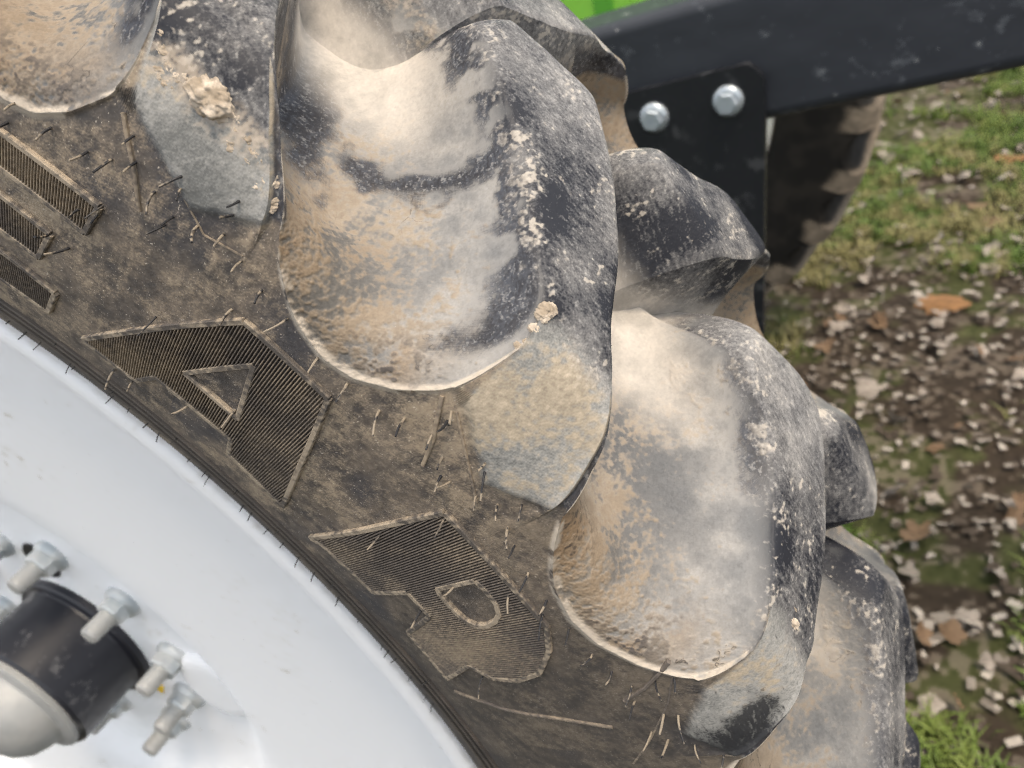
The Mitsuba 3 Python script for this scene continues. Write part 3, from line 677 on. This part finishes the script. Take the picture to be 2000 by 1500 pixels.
# the beam: a box section with rounded edges, swept along its slanting axis
def beam_mesh():
    d = np.array([1, 0, .118]); d /= np.linalg.norm(d)
    u = np.array([-d[2], 0, d[0]])
    c0 = np.array([.419, BY, .157])            # a point on the lower front edge
    sec = Polygon([(0, 0), (.10, 0), (.10, .128), (0, .128)]).buffer(-.014).buffer(.014, quad_segs=8)
    pts = np.array(sec.exterior.coords)[:-1]
    rings = []
    xs = np.linspace(-.50, .75, 40)
    for x in xs:
        rings.append(c0 + d * x + np.array([0, 1, 0]) * pts[:, :1] + u * pts[:, 1:])
    v = np.vstack(rings); n = len(pts)
    f = []
    for i in range(len(xs) - 1):
        for j in range(n):
            p, q = i * n + j, i * n + (j + 1) % n
            f += [(p, q + n, q), (p, p + n, q + n)]
    return trimesh.Trimesh(v, np.array(f), process=False)
obj("beam", beam_mesh(), "mat_beam", frame, smooth=25)
bk = prism([(.10, .180), (.404, .2175), (.4175, .204), (.4165, .160), (.402, -.08), (.385, -.16), (.10, -.16)], BY - .012, BY - .001, .012)
obj("bracket", bk, "mat_bracket", frame, smooth=25)
for x, z in ((.3085, .1765), (.3835, .1855)):
    c = np.array([x, BY - .012, z])
    b = obj("bolt", disc_stack(c, AX, [(-.001, .0150), (.0022, .0150), (.0045, .0138), (.0062, .0112)], 36), "mat_bolt", frame, smooth=30)
    obj("head", hexnut(c + AX * .0055, AX, .0108, .0085, 20 + 900 * x), "mat_bolt", b, smooth=False)
scene["mat_bolt"] = {"type": "twosided", "bsdf": {"type": "principled", "base_color": mikit.proc(lambda p, n, uv: mix((0.34, 0.39, 0.45), (0.50, 0.55, 0.58), fbm(p.x * 150, p.y * 150, p.z * 150, 2))), "roughness": 0.36, "metallic": 0.55}}
gp = prism([(-.9, .10), (.42, .10), (.42, .95), (-.9, .95)], 1.20, 1.24, .05)
obj("body_panel", gp, "mat_green", frame, smooth=40)
obj("panel_stripe", prism([(.045, .11), (.078, .11), (.085, .90), (.052, .90)], 1.197, 1.2005), "mat_darkgreen", frame, smooth=False)

# ------------------------------------------------------------------ ground
GZ = -0.578
def ground_h(x, y):
    p = np.stack([x, y, 0 * x], -1)
    return GZ + .030 * (mfbm(p * 3.0, 3, 11) - .5) + .022 * (mfbm(p * 11, 3, 12) - .5)
gx = np.r_[np.linspace(-40, -1.4, 14), np.linspace(-1.2, 2.6, 300), np.linspace(2.9, 40, 14)]
gy = np.r_[np.linspace(-40, -.8, 14), np.linspace(-.6, 5.4, 420), np.linspace(5.8, 60, 16)]
X_, Y_ = np.meshgrid(gx, gy)
gv = np.stack([X_, Y_, ground_h(X_, Y_)], -1).reshape(-1, 3)
def ground_color(p, n, uv):
    a = fbm(p.x * 2.2, p.y * 2.2, 1.0, 3)
    b = fbm(p.x * 14, p.y * 14, 2.0, 3)
    c = noise(p.x * 90, p.y * 90, 3.0)
    d = fbm(p.x * 5 + 3, p.y * 16, 4.0, 3)
    soil = mix((0.017, 0.013, 0.010), (0.054, 0.040, 0.028), b * 0.6 + c * 0.4)
    grass = mix((0.032, 0.040, 0.012), (0.066, 0.072, 0.028), c)
    g = mix(soil, grass, smoothstep(0.46, 0.58, a * 0.45 + b * 0.55 + 0.05 * smoothstep(1.2, 2.4, p.y)) * 0.8)
    return mix(g, (0.15, 0.125, 0.10), smoothstep(0.58, 0.66, d * 0.55 + c * 0.45) * 0.5)
scene["mat_ground"] = {"type": "twosided", "bsdf": {"type": "principled", "base_color": mikit.proc(ground_color), "roughness": 0.95, "specular": 0.15}}
k = obj("ground", (gv, grid_faces(len(gy), len(gx))), "mat_ground", smooth=True)
tag(k, "muddy ground with worn grass and wheel marks beside the machine", "ground", kind="structure")

gr = np.random.default_rng(21)
CENTRE, WID = None, None
def in_view_spot():
    while True:
        y = gr.uniform(.30, 3.6)
        lo, hi = np.interp(y, [.3, .5, 1.5, 2.8, 3.6], [.50, .50, .22, .26, .30]), np.interp(y, [.3, .5, 1.5, 3.6], [.80, .80, .88, 1.0])
        x = gr.uniform(lo - .04, hi + .06)
        return x, y
# leaves: lobed, curled, each a mesh shared by its copies
def leaf_mesh(seed):
    g = np.random.default_rng(seed)
    n = 26
    t = np.linspace(0, np.pi * 2, n, endpoint=False)
    lob = .62 + .30 * np.abs(np.cos(2.5 * t)) ** .8 * (0.8 + .4 * g.random(n)) + .08 * g.normal(size=n)
    x, y = lob * np.sin(t) * (.75 + .2 * g.random()), lob * np.cos(t) * 1.05
    v = [(0, 0, 0)] + [(a * .5, b * .5, 0) for a, b in zip(x, y)] + [(a, b, 0) for a, b in zip(x, y)]
    v = np.array(v)
    c1, c2, tw = g.uniform(.15, .6) * g.choice([-1, 1]), g.uniform(-.4, .4), g.uniform(-.3, .3)
    v[:, 2] = c1 * v[:, 0] ** 2 + c2 * v[:, 1] ** 2 + tw * v[:, 0] * v[:, 1] + .07 * (mfbm(v * 4 + seed, 2, seed) - .5) * 2
    f = []
    for j in range(n):
        a, b = 1 + j, 1 + (j + 1) % n
        f += [(0, b, a), (a, b, b + n), (a, b + n, a + n)]
    return trimesh.Trimesh(v, np.array(f), process=False)
def leafmat(a, b):
    return {"type": "twosided", "bsdf": {"type": "principled", "base_color": mikit.proc(lambda p, n, uv: mix(a, b, fbm(p.x * 90, p.y * 90, p.z * 90, 3))), "roughness": 0.7, "specular": 0.25}}
scene["mat_leaf_pale"] = leafmat((0.13, 0.105, 0.085), (0.38, 0.335, 0.29))
scene["mat_leaf_brown"] = leafmat((0.09, 0.055, 0.032), (0.19, 0.125, 0.075))
scene["mat_leaf_orange"] = leafmat((0.13, 0.065, 0.025), (0.24, 0.125, 0.05))
LM = [mikit.ply(leaf_mesh(100 + i), "mat_leaf_pale", smooth=60) for i in range(8)]
def put_leaf(x, y, size, mat, label, group=None, tilt=25):
    d = dict(LM[gr.integers(8)])
    d["bsdf"] = {"type": "ref", "id": mat}
    z = float(ground_h(np.array(x), np.array(y))) + .010 + gr.uniform(0, .012)
    d["to_world"] = T().translate([float(x), float(y), z]).rotate([0, 0, 1], float(gr.uniform(0, 360))).rotate([1, 0, 0], float(gr.normal(0, tilt))).rotate([0, 1, 0], float(gr.normal(0, tilt))).scale(size)
    key = numbered("fallen_leaf")
    scene[key] = d
    tag(key, label, "leaf", group)
for i in range(270):
    x, y = in_view_spot()
    pale = gr.random() < .74
    put_leaf(x, y, gr.uniform(.010, .023) if gr.random() < .85 else gr.uniform(.023, .034), "mat_leaf_pale" if pale else "mat_leaf_brown",
             "pale dry curled leaf lying on the muddy grass" if pale else "brown dry curled leaf lying on the muddy grass",
             "pale dry leaves scattered on the ground" if pale else "brown dry leaves scattered on the ground")
put_leaf(.585, 1.56, .058, "mat_leaf_orange", "large orange brown leaf on the bare soil right of the tyre, widest one in view", tilt=6)
put_leaf(.74, 2.35, .040, "mat_leaf_orange", "small bright orange leaf on the grass near the photo's right edge", tilt=8)
# leaf scraps and twigs too small to tell apart
vs, fs, o = [], [], 0
for i in range(2600):
    x, y = in_view_spot()
    if y > 1.9 and gr.random() < .6: continue
    s = gr.uniform(.004, .012)
    a = gr.uniform(0, 6.28)
    q4 = np.array([(-1, -.5, 0), (1, -.6, gr.uniform(-.4, .4)), (1.1, .5, gr.uniform(-.3, .5)), (-.9, .6, 0)]) * s
    R3 = np.array([[math.cos(a), -math.sin(a), 0], [math.sin(a), math.cos(a), 0], [0, 0, 1]])
    vs.append(q4 @ R3.T + [x, y, float(ground_h(np.array(x), np.array(y))) + gr.uniform(.004, .014)]); fs.append(np.array([(0, 1, 2), (0, 2, 3)]) + o); o += 4
k = obj("leaf_litter", trimesh.Trimesh(np.vstack(vs), np.vstack(fs), process=False), "mat_litter", smooth=False)
scene["mat_litter"] = {"type": "twosided", "bsdf": {"type": "principled", "base_color": mikit.proc(lambda p, n, uv: mix((0.06, 0.046, 0.035), (0.36, 0.32, 0.28), smoothstep(0.40, 0.95, cell_rand(p.x * 60, p.y * 60, 1.0)))), "roughness": 0.8, "specular": 0.2}}
tag(k, "small scraps of dry leaf strewn over the mud and grass", "leaf litter", kind="stuff")
# grass
def grass_color(p, n, uv):
    a = noise(p.x * 30, p.y * 30, 2.0)
    b = noise(p.x * 3, p.y * 3, 8.0)
    return mix(mix((0.060, 0.110, 0.016), (0.150, 0.185, 0.040), a), (0.22, 0.19, 0.085), smoothstep(0.42, 0.7, b * .5 + a * .5) * .85 * smoothstep(.5, 1.5, p.y))
scene["mat_grass"] = {"type": "twosided", "bsdf": {"type": "principled", "base_color": mikit.proc(grass_color), "roughness": 0.6, "specular": 0.3}}
vs, fs, o = [], [], 0
tries = 0
while len(vs) < 26000 and tries < 200000:
    tries += 1
    x, y = in_view_spot()
    dens = float(mfbm(np.array([[x * 5, y * 5, 3.3]]), 3, 31)[0])
    if dens < np.interp(y, [.4, .75, 1.0, 1.5, 1.9, 3.0], [.55, .56, .58, .56, .49, .44]): continue
    for _ in range(5):
        bx, by = x + gr.normal(0, .012), y + gr.normal(0, .012)
        z = float(ground_h(np.array(bx), np.array(by))) - .002
        h, w = gr.uniform(.015, .042), gr.uniform(.0012, .0028)
        a = gr.uniform(0, 6.28); lean = gr.uniform(.3, 1.3) * h
        dx, dy = math.cos(a), math.sin(a)
        vs.append(np.array([(bx - dy * w, by + dx * w, z), (bx + dy * w, by - dx * w, z), (bx + dx * lean * .35 + dy * w * .8, by + dy * lean * .35 - dx * w * .8, z + h * .6), (bx + dx * lean * .35 - dy * w * .8, by + dy * lean * .35 + dx * w * .8, z + h * .6), (bx + dx * lean, by + dy * lean, z + h * .85)]))
        fs.append(np.array([(0, 1, 2), (0, 2, 3), (3, 2, 4)]) + o); o += 5
k = obj("grass", trimesh.Trimesh(np.vstack(vs), np.vstack(fs), process=False), "mat_grass", smooth=False)
tag(k, "short patchy green and straw coloured grass growing from the mud", "grass", kind="stuff")
labels["sky_light"] = {"kind": "structure", "label": "overcast sky"} if False else {}
labels.pop("sky_light")
